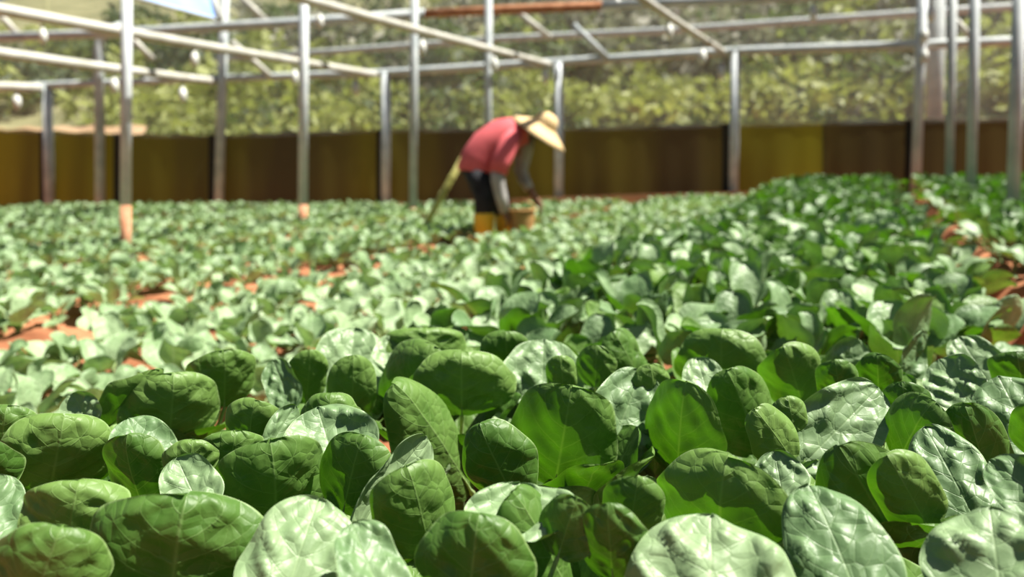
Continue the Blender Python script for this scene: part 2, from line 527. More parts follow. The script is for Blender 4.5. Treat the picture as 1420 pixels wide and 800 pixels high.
def build_leaf(plant, base, R, L, W, seed, cross, bend, crown, nx=30, ny=34, pucker=0.034, wave=0.035, mat='leaf', bp=2.0, curl=0.25, dish=0.0):
    V, UV, mid, nrm = blade(L, W, nx, ny, seed, bend=bend, cross=cross, pucker=pucker, wave=wave, bend_p=bp, curl=curl, dish=dish, dish_p=4.5 + (seed % 5) * .9)
    lf = obj('leaf', mesh_np('leaf', V, grid_faces(nx, ny), M[mat], UV), plant)
    lf.matrix_local = Matrix.Translation(base - Vector(plant.location)) @ R.to_4x4()
    # stalk and raised midrib, in the leaf's own space
    inv = R.transposed()
    c = inv @ (crown - base)
    dist = c.length
    up = inv @ Vector((0, 0, 1))
    st = bezier(c, c + up * dist * 0.35, Vector((0, -dist * 0.35, 0)), Vector(mid[0]), 7)
    n = len(mid)
    rib = [Vector(mid[i]) for i in range(2, int(n * 0.3), 3)]
    rw = max(0.0016, min(0.0034, L * 0.021))
    radii = [rw * 1.25] * (len(st)) + [rw * (1 - 0.85 * (i + 1) / len(rib)) for i in range(len(rib))]
    v, f = tube(st + rib, radii, 6)
    obj('leaf_stalk', mesh_np('leaf_stalk', v, f, M['stalk']), lf)
    return lf

hero_plants = []
for i in range(K):
    mem = [h for h, l in zip(heroes, lab) if l == i]
    if not mem: continue
    x, y = cent[i]
    y = max(y, 0.40)
    gz = ground(x, y)
    pl = empty('leafy_vegetable', (x, y, gz))
    crown = Vector((x, y, gz + 0.035))
    for h in mem:
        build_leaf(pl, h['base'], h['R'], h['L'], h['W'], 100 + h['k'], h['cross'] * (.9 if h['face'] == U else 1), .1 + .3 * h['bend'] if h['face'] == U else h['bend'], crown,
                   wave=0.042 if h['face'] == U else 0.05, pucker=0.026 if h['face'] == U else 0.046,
                   mat='leaf' if h['face'] == U else 'leaf_waxy_lit', curl=.25, dish=(.045 + .055 * h['bend']) if h['face'] == U else 0)  # undersides take the shade-toned green, upturned faces the sunlit-toned one
    # lower leaves half hidden under the canopy
    n_low = 8
    az0 = RNG.uniform(0, 6.28)
    for j in range(n_low):
        az = az0 + j * 2 * math.pi / n_low + RNG.uniform(-.3, .3)
        el = math.radians(RNG.uniform(38, 62))
        dr = Vector((math.cos(az), math.sin(az), 0))
        T = (dr * math.cos(el) + Vector((0, 0, 1)) * math.sin(el)).normalized()
        N = (-dr * math.sin(el) + Vector((0, 0, 1)) * math.cos(el)).normalized()
        L = RNG.uniform(0.095, 0.13)
        base = crown + dr * RNG.uniform(.03, .05) + Vector((0, 0, RNG.uniform(.03, .055)))
        build_leaf(pl, base, leaf_axes(T, N), L, L * RNG.uniform(.85, 1.0), 700 + i * 10 + j, .5, RNG.uniform(-.5, .5), crown, nx=16, ny=18)
    v, f = tube([Vector((0, 0, -0.03)), Vector((0, 0, 0.02)), Vector((0.003, 0.002, 0.06))], [0.009, 0.010, 0.006], 8)
    obj('stem', mesh_np('stem', v, f, M['stalk']), pl)
    hero_plants.append((pl, mem, x, y))

# names for the front plants: ranks by distance, then order across
ORD = ['first', 'second', 'third', 'fourth', 'fifth', 'sixth', 'seventh', 'eighth', 'ninth', 'tenth', 'eleventh', 'twelfth', 'thirteenth',
       'fourteenth', 'fifteenth', 'sixteenth', 'seventeenth', 'eighteenth', 'nineteenth', 'twentieth']
hp = sorted(hero_plants, key=lambda p: p[3])
nr = 4
per = math.ceil(len(hp) / nr)
RANK = ['frontmost', 'second', 'third', 'fourth', 'fifth']
for rk in range(nr):
    row = sorted(hp[rk * per:(rk + 1) * per], key=lambda p: p[2] / p[3])
    for j, (pl, mem, x, y) in enumerate(row):
        na = sum(1 for m_ in mem if m_['face'] == A)
        look = 'pale upturned leaves' if na * 2 > len(mem) else ('dark cupped leaves' if na == 0 else 'dark and pale leaves')
        tag(pl, f'leafy vegetable with {look}, {ORD[j]} from the left in the {RANK[rk]} sharp rank',
            'vegetable plant', 'sharp plants at the front of the near bed')

# ------------------------------------------------------------------ plants of the beds
def plant_proto(seed, nl, nx, ny, young=False):
    """list of (leaf verts incl. stalk, faces, uvs, material index per face), crown at the origin, about 0.24 m tall"""
    r = random.Random(seed)
    leaves = []
    for i in range(nl):
        f_ = i / (nl - 1)                       # 0 outer .. 1 inner
        az = i * 2.399 + r.uniform(-.25, .25)
        el = math.radians((23 + 52 * f_ if not young else 14 + 46 * f_) + r.uniform(-8, 8))
        st = (0.115 - 0.03 * f_) * r.uniform(.85, 1.15)
        L = (0.122 - 0.025 * f_) * r.uniform(.82, 1.15)
        if young: L *= 0.95; st *= .62
        W = L * r.uniform(.85, 1.05)
        dr = Vector((math.cos(az), math.sin(az), 0))
        zz = Vector((0, 0, 1))
        T0 = dr * math.cos(el) + zz * math.sin(el)
        base = Vector((0, 0, .02)) + (dr * math.cos(el + .2) + zz * math.sin(el + .2)) * st
        el2 = el - r.uniform(-.35, .45)
        tw = r.uniform(-.35, .35)
        T = dr * math.cos(el2) + zz * math.sin(el2)
        N = Matrix.Rotation(tw, 3, T) @ (-dr * math.sin(el2) + zz * math.cos(el2))
        bend = r.choice([.7, -.6, .3, -1.0, -.8, -.5])
        cross = r.choice([.5, .6, .35, .8])
        V, UV, mid, nrm = blade(L, W, nx, ny, seed * 50 + i, bend=bend, cross=cross, pucker=.036 if nx > 8 else .015, wave=.06, bend_p=3.0, curl=.45)
        R = np.array(leaf_axes(T, N))
        V = V @ R.T + np.array(base)
        Fq = grid_faces(nx, ny)
        n = len(V)
        ns = 6 if nx > 8 else 3
        sv, sf = tube(bezier(Vector((0, 0, .0)), zz * st * .4, base - T * st * .3, base, 4 if nx > 8 else 2), 0.0036, ns, caps=False)
        V = np.concatenate([V, np.array([tuple(q) for q in sv])])
        UV = np.concatenate([UV, np.full((len(sv), 2), .5)])
        Fa = np.concatenate([Fq, np.array(sf) + n])
        mi = np.concatenate([np.zeros(len(Fq), int), np.ones(len(sf), int)])
        leaves.append((V, Fa, UV, mi))
    return leaves

PROTO, PROTO_Y = [], []
def proto_objects(seed, young):
    out = []
    for V, Fa, UV, mi in plant_proto(seed, 7 if not young else 6, 13, 15, young):
        out.append(mesh_np('leaf', V, Fa, [M['leaf_young' if young else ('leaf_waxy_lit' if (seed + len(out)) % 4 else 'leaf')], M['stalk']], UV, midx=mi))
    return out
PROTO = [proto_objects(900 + i, False) for i in range(9)]
PROTO_Y = [proto_objects(950 + i, True) for i in range(7)]
LOW = [plant_proto(900 + i, 6, 5, 6, False) for i in range(6)]
LOW_Y = [plant_proto(950 + i, 6, 5, 5, True) for i in range(6)]
sv, sf = tube([Vector((0, 0, -0.06)), Vector((0, 0, 0.0)), Vector((0.002, 0.002, 0.05))], [0.009, 0.010, 0.006], 8)
STEM = mesh_np('stem', sv, sf, M['stalk'])

WALL_D = lambda px: 12.66 - (px) * 2.63 / 1000.0      # camera depth of the rear fence along the picture
hero_xy = np.array([[p[2], p[3]] for p in hero_plants])
cands = []
for bi, (a, b) in enumerate(BEDS):
    young = bi not in (0, 1, 7)
    sp = 0.172 if not young else 0.18
    nrow = int(round((b - a) / sp))
    n_v = int(16 / sp)
    for iv in range(-2, n_v):
        for ir in range(nrow):
            u = a + (ir + .5) * (b - a) / nrow + RNG.uniform(-.03, .03) + (0.25 * sp if iv % 2 else -0.25 * sp)
            v = 0.1 + iv * sp + RNG.uniform(-.035, .035)
            if young and RNG.random() < 0.07: continue
            x, y = xy_of(u, v)
            pr = proj((x, y, .3))
            if pr is None or pr[2] < 0.45: continue
            px, py, d = pr
            if d > WALL_D(px) - (0.5 if young else 0.35) or not -60 - 120 / d < px < 1480 + 120 / d: continue
            pz = proj((x, y, .18))
            if pz[1] > 860 + 60 / d: continue
            if bi == 0 and len(hero_xy):
                dd = np.min(np.hypot(hero_xy[:, 0] - x, hero_xy[:, 1] - y))
                if d < 1.42 and py > 452:
                    if dd < 0.10: continue
                elif dd < 0.15: continue
            if young and math.hypot((x + 1.75) / .4, (y - 2.35) / .26) < 1: continue        # bare patch of soil
            if math.hypot(x + .02, y - 5.9) < .22 or math.hypot(x - .12, y - 5.85) < .2: continue  # worker's feet, basket
            cands.append((d, bi, ir, iv, x, y, young))
cands.sort()
N_IND = 300 - len(hero_plants)
NAMED = {0: ('leafy green vegetable', 'behind the sharp leaves', 'plants further up the near bed'),
         1: ('leafy green vegetable', 'beyond the dark furrow', 'plants beyond the dark furrow'),
         2: ('pale young vegetable', 'of the nearest left bed', 'young plants of the nearest left bed'),
         3: ('pale young vegetable', 'of the second left bed', 'young plants of the second left bed'),
         4: ('pale young vegetable', 'of the third left bed', 'young plants of the third left bed')}
ranks = {}
for c in cands[:N_IND]:
    d, bi, ir, iv, x, y, young = c
    pl = empty('leafy_vegetable', (x, y, ground(x, y)))
    sc_ = (RNG.uniform(.92, 1.12) if not young else RNG.uniform(.8, 1.05))
    if bi == 0 and d < 1.42 and proj((x, y, .3))[1] > 452: sc_ *= .68
    pl.scale = (sc_, sc_, sc_ * RNG.uniform(.95, 1.1))
    pl.rotation_euler = (RNG.uniform(-.1, .1), RNG.uniform(-.1, .1), RNG.uniform(0, 6.28))
    for me in RNG.choice(PROTO_Y if young else PROTO):
        obj('leaf', me, pl)
    obj('stem', STEM, pl)
    ranks.setdefault(bi, {}).setdefault(iv, []).append((x / y, pl))
def ordn(i):
    i += 1
    return ORD[i - 1] if i <= len(ORD) else f"{i}{'th' if 10 <= i % 100 <= 20 else {1: 'st', 2: 'nd', 3: 'rd'}.get(i % 10, 'th')}"
for bi, rk in ranks.items():
    kind, where, grp = NAMED.get(bi, NAMED[4])
    for n_, iv in enumerate(sorted(rk)):
        for j, (_, pl) in enumerate(sorted(rk[iv], key=lambda s: s[0])):
            tag(pl, f'{kind}, {ORD[j]} from left in {ordn(n_)} rank {where}', 'vegetable plant', grp)

# the rest of the field: far too many to tell apart
VV, FF, UU, MI = [], [], [], []
off = 0
for d, bi, ir, iv, x, y, young in cands[N_IND:]:
    pr = RNG.choice(LOW_Y if young else LOW)
    sc_ = (RNG.uniform(.92, 1.12) if not young else RNG.uniform(.8, 1.05))
    a = RNG.uniform(0, 6.28)
    ca, sa = math.cos(a) * sc_, math.sin(a) * sc_
    Rm = np.array([[ca, -sa, 0], [sa, ca, 0], [0, 0, sc_]])
    pos = np.array([x, y, ground(x, y)])
    for q_, (V, Fa, UV, mi) in enumerate(pr):
        VV.append(V @ Rm.T + pos)
        FF.append(Fa + off)
        UU.append(UV)
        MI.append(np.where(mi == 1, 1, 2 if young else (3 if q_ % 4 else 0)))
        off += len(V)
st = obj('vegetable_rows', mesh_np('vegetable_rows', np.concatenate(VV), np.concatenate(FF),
         [M['leaf'], M['stalk'], M['leaf_young'], M['leaf_waxy_lit']], np.concatenate(UU), midx=np.concatenate(MI)))
tag(st, 'blurred rows of green vegetables filling the field to the rear fence', 'vegetable rows', None, 'stuff')

# ------------------------------------------------------------------ the net house: posts, pipes, fence
M['tarp'] = None
def tarp_mat(name, c1, c2, scale, t=0.3):
    m, nt, p, out = new_mat(name)
    tc = nt.nodes.new('ShaderNodeTexCoord')
    mp = nt.nodes.new('ShaderNodeMapping')
    mp.inputs['Scale'].default_value = (1, 1, 0.12)
    nz = nt.nodes.new('ShaderNodeTexNoise')
    nz.inputs['Scale'].default_value = scale
    nz.inputs['Detail'].default_value = 3
    nt.links.new(tc.outputs['Object'], mp.inputs[0])
    nt.links.new(mp.outputs[0], nz.inputs['Vector'])
    r = ramp(nt, [(0.36, c1), (0.62, c2)])
    nt.links.new(nz.outputs['Fac'], r.inputs[0])
    nt.links.new(r.outputs[0], p.inputs['Base Color'])
    p.inputs['Roughness'].default_value = 0.75
    p.inputs['Specular IOR Level'].default_value = 0.2
    tr = nt.nodes.new('ShaderNodeBsdfTranslucent')
    nt.links.new(r.outputs[0], tr.inputs[0])
    ms = nt.nodes.new('ShaderNodeMixShader')
    ms.inputs[0].default_value = t
    nt.links.new(p.outputs[0], ms.inputs[1])
    nt.links.new(tr.outputs[0], ms.inputs[2])
    nt.links.new(ms.outputs[0], out.inputs['Surface'])
    return m
M['tarp_olive'] = tarp_mat('olive_sheeting', (0.13, 0.115, 0.02), (0.27, 0.26, 0.022), 0.8)
M['tarp_mixed'] = tarp_mat('brown_olive_sheeting', (0.085, 0.065, 0.028), (0.17, 0.155, 0.022), 0.7)
M['tarp_brown'] = tarp_mat('brown_sheeting', (0.068, 0.052, 0.026), (0.13, 0.105, 0.03), 1.0)
M['gap_dark'] = tarp_mat('gap_shade', (0.020, 0.018, 0.014), (0.035, 0.03, 0.02), 1.0, 0.05)  # near-black colour painting the darkness in gaps between sheets
M['kerb'] = noise_mat('weathered_board', (0.30, 0.20, 0.10), (0.46, 0.34, 0.19), 3, 0.9, 5, 0.2, stretch=(0.3, 1, 3))
def net_mat():
    m, nt, p, out = new_mat('insect_net')
    d = nt.nodes.new('ShaderNodeBsdfDiffuse')
    d.inputs[0].default_value = (0.62, 0.64, 0.58, 1)
    t2 = nt.nodes.new('ShaderNodeBsdfTranslucent')
    t2.inputs[0].default_value = (0.62, 0.64, 0.58, 1)
    ad = nt.nodes.new('ShaderNodeMixShader')
    nt.links.new(d.outputs[0], ad.inputs[1]); nt.links.new(t2.outputs[0], ad.inputs[2])
    tp = nt.nodes.new('ShaderNodeBsdfTransparent')
    ms = nt.nodes.new('ShaderNodeMixShader')
    ms.inputs[0].default_value = 0.27
    nt.links.new(tp.outputs[0], ms.inputs[1]); nt.links.new(ad.outputs[0], ms.inputs[2])
    nt.links.new(ms.outputs[0], out.inputs['Surface'])
    return m
M['net'] = net_mat()
M['blue'] = noise_mat('blue_sheet', (0.16, 0.30, 0.72), (0.25, 0.41, 0.84), 2, 0.5)

def pipe_obj(name, path, r, mat, label, cat, group=None, n=10):
    base = empty(name, path[0])
    v, f = tube(path, r, n)
    o = obj('pipe', mesh_np('pipe', v, f, M[mat]))
    parent_keep(o, base)
    tag(base, label, cat, group)
    return base

def add_part(parent, name, vf, mat, smooth=True):
    o = obj(name, mesh_np(name, vf[0], vf[1], M[mat], smooth=smooth))
    parent_keep(o, parent)
    return o

POSTS = [  # top px, bottom px, depth, width px, material, mud-splash starts at y, label
 (176, -70, 174, 357, 5.25, 16, 'galv', 285, 'galvanised post with red mud-splashed foot, nearest of the posts on the left'),
 (422, -70, 420, 317, 7.66, 14, 'galv', 284, 'galvanised post with orange foot, second nearest on the left, left of the worker'),
 (575, -70, 573, 306, 9.0, 12, 'galv_dull', 288, 'dull slim post a little left of the bending worker, reaching out of the picture'),
 (678, -70, 676, 300, 9.38, 12, 'galv_dull', None, 'dull slim post rising behind the red-shirted back'),
 (65, 118, 69, 293, 12.5, 14, 'galv_dull', None, 'short fence post at the far left, topped by the rear rail'),
 (137, 64, 139, 293, 12.2, 14, 'galv_dull', None, 'fence post with a curved top just left of the nearest post'),
 (313, -70, 303, 292, 11.8, 14, 'galv_dull', None, 'tall grey fence post leaning right, below the blue sheet'),
 (535, 101, 535, 289, 11.25, 14, 'galv', None, 'fence post under the rear rail, left of the slim dull post'),
 (775, 87, 775, 279, 10.6, 14, 'galv', None, 'fence post standing behind the brim of the straw hat'),
 (1020, 72, 1017, 270, 9.98, 14, 'galv', None, 'lone pale fence post in the open stretch right of the worker'),
 (1282, -70, 1269, 275, 9.25, 15, 'galv', None, 'leftmost post of the cluster at the right with white clips'),
 (1300, -70, 1294, 275, 10.2, 24, 'galv_dull', None, 'broad dull post second in the cluster at the right'),
 (1322, -70, 1316, 280, 8.6, 12, 'galv_dull', None, 'slim bluish post third in the cluster at the right'),
 (1353, -70, 1346, 305, 7.4, 14, 'galv_dull', None, 'fourth post of the cluster at the right, feet among leaves'),
 (1416, -70, 1403, 330, 5.6, 18, 'galv_dull', None, 'stout dark grey post at the right picture edge'),
]
for tx, ty, bx, by, d, w, mat, mud, label in POSTS:
    top, bot = unproj(tx, ty, d), unproj(bx, by, d)
    gz = ground(bot.x, bot.y)
    axis = (top - bot).normalized()
    bot = bot + axis * ((gz - bot.z) / axis.z)
    r = w * 0.46 * d / F
    e = empty('steel_post', bot)
    low = bot - axis * 0.05
    if mud:
        mp = unproj(bx + (tx - bx) * (by - mud) / (by - ty), mud, d)
        add_part(e, 'pole', tube([mp, top], r, 14), mat)
        add_part(e, 'muddied_foot', tube([low, mp], r * 1.0, 14), 'mudded')
    else:
        path = [low, top]
        if tx == 137:
            path = [low, top, unproj(139, 56, d), unproj(146, 47, d), unproj(156, 41, d), unproj(168, 36, d)]
        add_part(e, 'pole', tube(path, r, 14), mat)
    if tx == 1282:
        for cy_ in (52, 80):
            c = unproj(1276, cy_, d)
            add_part(e, 'white_clip', tube([c + Vector((0, -.09, -.07)), c + Vector((0, -.09, .07))], .045, 8), 'white_plastic')
    else:
        add_part(e, 'foot_collar', tube([bot - axis * .02, bot + axis * .05], r * 1.25, 14), mat)
    tag(e, label, 'post', 'steel posts of the net house')

rail3 = {}
def rail(name, pts, w, mat, label, key, depth=None, n=10):
    path = [unproj(x, y, (depth(x) if callable(depth) else depth) if depth else WALL_D(x)) for x, y in pts]
    rail3[key] = path
    d = sum((p - CAM).length for p in path) / len(path)
    return pipe_obj(name, path, w / 2 * d / F, mat, label, 'rail', None, n)
rail('eave_rail', [(-60, 127), (66, 118), (303, 109), (535, 101), (775, 86), (1020, 71), (1282, 62), (1480, 54)], 10, 'galv_dull',
     'long grey rail running along the tops of the fence posts', 'eave', lambda x: WALL_D(x) + 0.0)
b2 = rail('roof_beam', [(-60, 54), (160, 46), (310, 37), (420, 31), (590, 19)], 12, 'galv_dull', 'grey roof beam turning rusty brown above the worker', 'b2', lambda x: 10.9 - x * .0019)
for nm, pts, mt in (('rusted_section', [(590, 19), (690, 14), (835, 8)], 'rust'), ('end_section', [(835, 8), (1060, -2), (1480, -24)], 'galv_dull')):
    path = [unproj(x, y, 10.9 - x * .0019) for x, y in pts]
    rail3.setdefault('b2b', []).extend(path)
    add_part(b2, nm, tube(path, 0.058, 10), mt)
rail('roof_beam', [(300, 82), (480, 70), (690, 54), (930, 42), (1270, 18), (1480, 4)], 9, 'galv_dull', 'faint thin beam behind the net, below the rusty one', 'b3', lambda x: 13.8 - x * .0024)

PURL = [((0, 9), (520, 103), 11, 'longest pale roof pipe, crossing the nearest post on the left'),
        ((0, 70), (297, 113), 11, 'pale roof pipe below the longest one, ending at the leaning post'),
        ((-60, 116), (56, 122), 11, 'short stretch of pale pipe at the left edge, lowest of the roof pipes'),
        ((440, -1), (762, 89), 10, 'pale roof pipe descending to the rail above the straw hat'),
        ((895, -4), (1003, 71), 9, 'steep pale roof pipe meeting the top of the lone fence post')]
for k, (s0, s1, w, label) in enumerate(PURL):
    D1 = WALL_D(s1[0]) - 0.12
    e1 = unproj(*s1, D1)
    lo, hi = 1.0, 40.0
    for _ in range(50):
        md = (lo + hi) / 2
        if (unproj(*s0, md).z < e1.z): lo = md
        else: hi = md
    p0 = unproj(*s0, lo)
    ext = p0 + (p0 - e1).normalized() * 3.0
    sag = [e1.lerp(ext, i / 14) - Vector((0, 0, .03 * math.sin(math.pi * i / 14))) for i in range(15)]
    rail3['p%d' % k] = sag
    dm = (e1 - CAM).length * .5 + (p0 - CAM).length * .5
    pipe_obj('roof_pipe', sag, w / 2 * dm / F, 'pipe', label, 'pipe', 'pale roof pipes')

BR = [((-6, 14), (29, 52), 'pale brace at the top left corner of the frame'), ((170, 40), (212, 82), 'pale brace crossing behind the nearest post'),
      ((322, 58), (378, 108), 'pale brace below the blue sheet, right of the leaning post'), ((335, -4), (370, 30), 'pale brace at the top edge, right of the blue sheet'),
      ((714, 14), (763, 52), 'pale brace hanging from the rusty beam'), ((795, 34), (846, 84), 'dull brace between the thin beam and the rail'),
      ((1325, 28), (1352, 58), 'pale brace among the posts at the right')]
for a, b, label in BR:
    d = WALL_D((a[0] + b[0]) / 2) - .1
    pipe_obj('roof_brace', [unproj(*a, d), unproj(*b, d)], 4.2 * d / F, 'pipe' if 'dull' not in label else 'galv_dull', label, 'brace', 'roof braces')

# hanging sprinklers
def on_path(path, px):
    best = None
    for a, b in zip(path[:-1], path[1:]):
        for i in range(41):
            p = a.lerp(b, i / 40)
            q = proj(p)
            if q and (best is None or abs(q[0] - px) < best[0]):
                best = (abs(q[0] - px), p, q[2])
    return best[1], best[2]
SPR = [(58, 50, 'p0', 'under the longest pipe at the far left'), (268, 82, 'p0', 'under the longest pipe, left of the leaning post top'), (408, 108, 'p0', 'close beside the second nearest post'),
       (157, 119, 'p1', 'beside the nearest post on the left'), (252, 132, 'p1', 'lowest, left of the leaning post'), (22, 141, 'p2', 'lowest of all at the left edge'),
       (495, 122, 'eave', 'under the end of the longest pipe'), (443, 30, 'p3', 'at the top, right of the second nearest post'), (585, 66, 'p3', 'right of the slim dull post'),
       (685, 90, 'p3', 'behind the worker, below the descending pipe'), (753, 106, 'eave', 'above the straw hat'), (854, 8, 'b2b', 'at the top where the rusty beam turns grey'), (928, 44, 'p4', 'left of the steep pipe'),
       (974, 79, 'p4', 'at the foot of the steep pipe'), (1003, 100, 'eave', 'beside the top of the lone fence post'), (1126, 18, 'b2b', 'in the open stretch at the top right'),
       (1290, 20, 'b2b', 'at the top of the post cluster')]
nz_prof = [(0.0, .075), (.018, .075), (.020, .05), (.034, .045), (.036, -.02), (.026, -.045), (.012, -.07), (0.0, -.072)]
for px, py, key, where in SPR:
    p, d = on_path(rail3[key], px)
    c = unproj(px, py, d)
    c.x, c.y = p.x, p.y
    s = d / 9.0 * 1.3
    e = empty('hanging_sprinkler', (c.x, c.y, c.z))
    rings = [(c + Vector((0, 0, z * s)), Vector((max(r_, .001) * s, 0, 0)), Vector((0, max(r_, .001) * s, 0))) for r_, z in nz_prof]
    add_part(e, 'nozzle', ring_loft(rings, 10), 'white_plastic')
    if p.z > c.z + .08 * s:
        add_part(e, 'hose', tube([p, c + Vector((0, 0, .07 * s))], .009 * s, 6), 'black_hose')
    tag(e, 'small white hanging sprinkler ' + where, 'sprinkler', 'sprinklers under the roof pipes')

# rear fence: sheeting hung between the posts
TOPY = lambda x: np.interp(x, [-90, 0, 165, 300, 530, 770, 1018, 1262, 1500], [176, 180, 186, 188, 180, 178, 172, 167, 163])
BOTY = lambda x: np.interp(x, [-90, 300, 530, 770, 1018, 1262, 1500], [296, 292, 290, 281, 273, 268, 264])
PAN = [(-90, 62, 'tarp_olive', 'bright olive fence sheet at the left edge'), (66, 164, 'tarp_olive', 'olive fence sheet behind the curved-top post'),
       (170, 296, 'tarp_mixed', 'dark olive fence sheet between nearest and leaning posts'), (302, 529, 'tarp_mixed', 'brownish olive fence sheet around the second nearest post'),
       (535, 769, 'tarp_mixed', 'olive fence sheet behind the bending worker'), (775, 1008, 'tarp_mixed', 'brown-olive fence sheet just right of the straw hat'),
       (1016, 1143, 'tarp_olive', 'green-olive fence sheet right of the lone post'), (1140, 1262, 'tarp_brown', 'dark brown fence sheet left of the post cluster'),
       (1268, 1500, 'tarp_brown', 'brown fence sheet behind the post cluster')]
for x0, x1, mt, label in PAN:
    n = max(8, int((x1 - x0) / 6))
    V = []
    rows = 7
    ph = RNG.uniform(0, 6)
    for j in range(rows):
        for i in range(n):
            x = x0 + (x1 - x0) * i / (n - 1)
            d = WALL_D(x) + 0.10
            fold = 0.02 * math.sin(x * .055 + ph) + .008 * math.sin(x * .16 + 2 * ph)
            t_ = TOPY(x) + 1.2 * math.sin(x * .13 + ph)
            p = unproj(x, t_ + (BOTY(x) + 3 - t_) * j / (rows - 1), d)
            V.append(p + Vector((0, fold * (.3 + .7 * j / rows), 0)))
    e = empty('fence_sheet', unproj((x0 + x1) / 2, float(BOTY((x0 + x1) / 2)), WALL_D((x0 + x1) / 2) + .1))
    add_part(e, 'sheet', (V, [tuple(q) for q in grid_faces(n, rows)]), mt)
    hem = [V[i] for i in range(0, n, 2)] + [V[n - 1]]
    add_part(e, 'top_hem', tube(hem, .014, 6), mt)
    if x1 in (164, 296, 529, 1008, 1262, 62):
        W_ = []
        for j in range(5):
            for x in (x1 - 7, x1 + 5):
                t_ = TOPY(x) - 1
                W_.append(unproj(x, t_ + (BOTY(x) + 3 - t_) * j / 4, WALL_D(x) + .045))
        add_part(e, 'gap_shade_strip', (W_, [tuple(q) for q in grid_faces(2, 5)]), 'gap_dark')  # strip added to paint the shaded gap beside the post
    tag(e, label, 'fence sheet', 'sheets of the rear fence')
# kerb board along the foot of the fence
KP = [(300, 291), (420, 290), (535, 287), (690, 281), (775, 278), (900, 274), (1075, 270)]
for (xa, ya), (xb, yb) in zip(KP[:-1], KP[1:]):
    a, b = unproj(xa, ya, WALL_D(xa) - .16), unproj(xb - 1, yb, WALL_D(xb) - .16)
    dirv = (b - a); L = dirv.length; dirv.normalize()
    R = Matrix((dirv, Vector((0, 0, 1)).cross(dirv).normalized(), dirv.cross(Vector((0, 0, 1)).cross(dirv)).normalized())).transposed()
    v, f = box((a + b) / 2, L, .04, .10, R)
    o = obj('kerb_board', mesh_np('kerb_board', v, f, M['kerb'], smooth=False))
    tag(o, f'tan board along the foot of the fence, {ORD[KP.index((xa, ya))]} from the left', 'board', 'boards at the fence foot')

# insect net above the sheeting, one bay at a time
NB = [-90, 66, 303, 535, 775, 1020, 1282, 1500]
BAY = ['at the far left edge', 'behind the nearest post', 'above the second nearest post', 'above the red-shirted worker', 'right of the straw hat', 'right of the lone fence post', 'behind the post cluster']
for (x0, x1), wh in zip(zip(NB[:-1], NB[1:]), BAY):
    n, rows = 14, 6
    V = []
    for j in range(rows):
        for i in range(n):
            x = x0 + (x1 - x0) * i / (n - 1)
            yt = -60.0
            p = unproj(x, yt + (TOPY(x) + 4 - yt) * j / (rows - 1), WALL_D(x) + .06)
            V.append(p + Vector((0, .03 * math.sin(i * 1.3 + j), 0)))
    o = obj('insect_net', mesh_np('insect_net', V, grid_faces(n, rows), M['net']))
    tag(o, 'thin grey insect net above the fence ' + wh, 'net', 'net bays above the fence')

# blue sheet under the roof
e = empty('blue_roof_sheet', unproj(250, -20, 8.8))
c0, c1, c2, c3 = unproj(176, -6, 8.2), unproj(303, 28, 9.4), unproj(283, -46, 9.6), unproj(196, -60, 8.6)
n = 10
V = []
for j in range(n):
    for i in range(n):
        s, t = i / (n - 1), j / (n - 1)
        p = c0.lerp(c1, s).lerp(c3.lerp(c2, s), t)
        V.append(p + Vector((0, 0, -.05 * math.sin(math.pi * s) * math.sin(math.pi * t))))
add_part(e, 'sheet', (V, [tuple(q) for q in grid_faces(n, n)]), 'blue')
add_part(e, 'dark_hem', tube([c0, c0.lerp(c1, .5), c1], .025, 8), 'galv_dull')
add_part(e, 'white_edge', tube([c1, c1.lerp(c2, .5), c2], .06, 8), 'white_plastic')
tag(e, 'light blue sheet hung under the roof near the top left', 'sheet')

# ------------------------------------------------------------------ the hillside behind the fence
M['hill'] = noise_mat('grassy_hillside', (0.10, 0.105, 0.045), (0.24, 0.23, 0.12), 0.5, 0.95, 6, 0.3, lo=.3, hi=.7)
M['bank'] = noise_mat('tan_soil_bank', (0.36, 0.22, 0.12), (0.52, 0.36, 0.22), 0.9, 0.95, 6, 0.3)
def hill(x, y):
    return 0.55 + max(0, y - 14.2 + .18 * x) * 0.36 + .25 * math.sin(x * .6 + y * .3) * min(1, max(0, (y - 14) / 5))
hx = np.arange(-40, 40.1, 0.8)
hy = np.arange(13.6, 62, 0.8)
HX, HY = np.meshgrid(hx, hy)
HZ = np.vectorize(hill)(HX, HY)
hl = obj('hillside', mesh_np('hillside', np.stack([HX, HY, HZ], -1).reshape(-1, 3), grid_faces(len(hx), len(hy)), M['hill']))
tag(hl, 'blurred grassy hillside rising behind the rear fence', None, None, 'structure')
def foliage_mat(name, c1, c2, tr_):
    m, nt, p, out = new_mat(name)
    info = nt.nodes.new('ShaderNodeObjectInfo')
    geo = nt.nodes.new('ShaderNodeTexCoord')
    nz = nt.nodes.new('ShaderNodeTexNoise')
    nz.inputs['Scale'].default_value = 2.5
    nt.links.new(geo.outputs['Object'], nz.inputs['Vector'])
    r = ramp(nt, [(.3, c1), (.75, c2)])
    nt.links.new(math_node(nt, 'ADD', math_node(nt, 'MULTIPLY', nz.outputs['Fac'], .5), math_node(nt, 'MULTIPLY', info.outputs['Random'], .5)), r.inputs[0])
    nt.links.new(r.outputs[0], p.inputs['Base Color'])
    p.inputs['Roughness'].default_value = .6
    tr = nt.nodes.new('ShaderNodeBsdfTranslucent')
    tr.inputs[0].default_value = (*tr_, 1)
    ms = nt.nodes.new('ShaderNodeMixShader')
    ms.inputs[0].default_value = .35
    nt.links.new(p.outputs[0], ms.inputs[1]); nt.links.new(tr.outputs[0], ms.inputs[2])
    nt.links.new(ms.outputs[0], out.inputs['Surface'])
    return m
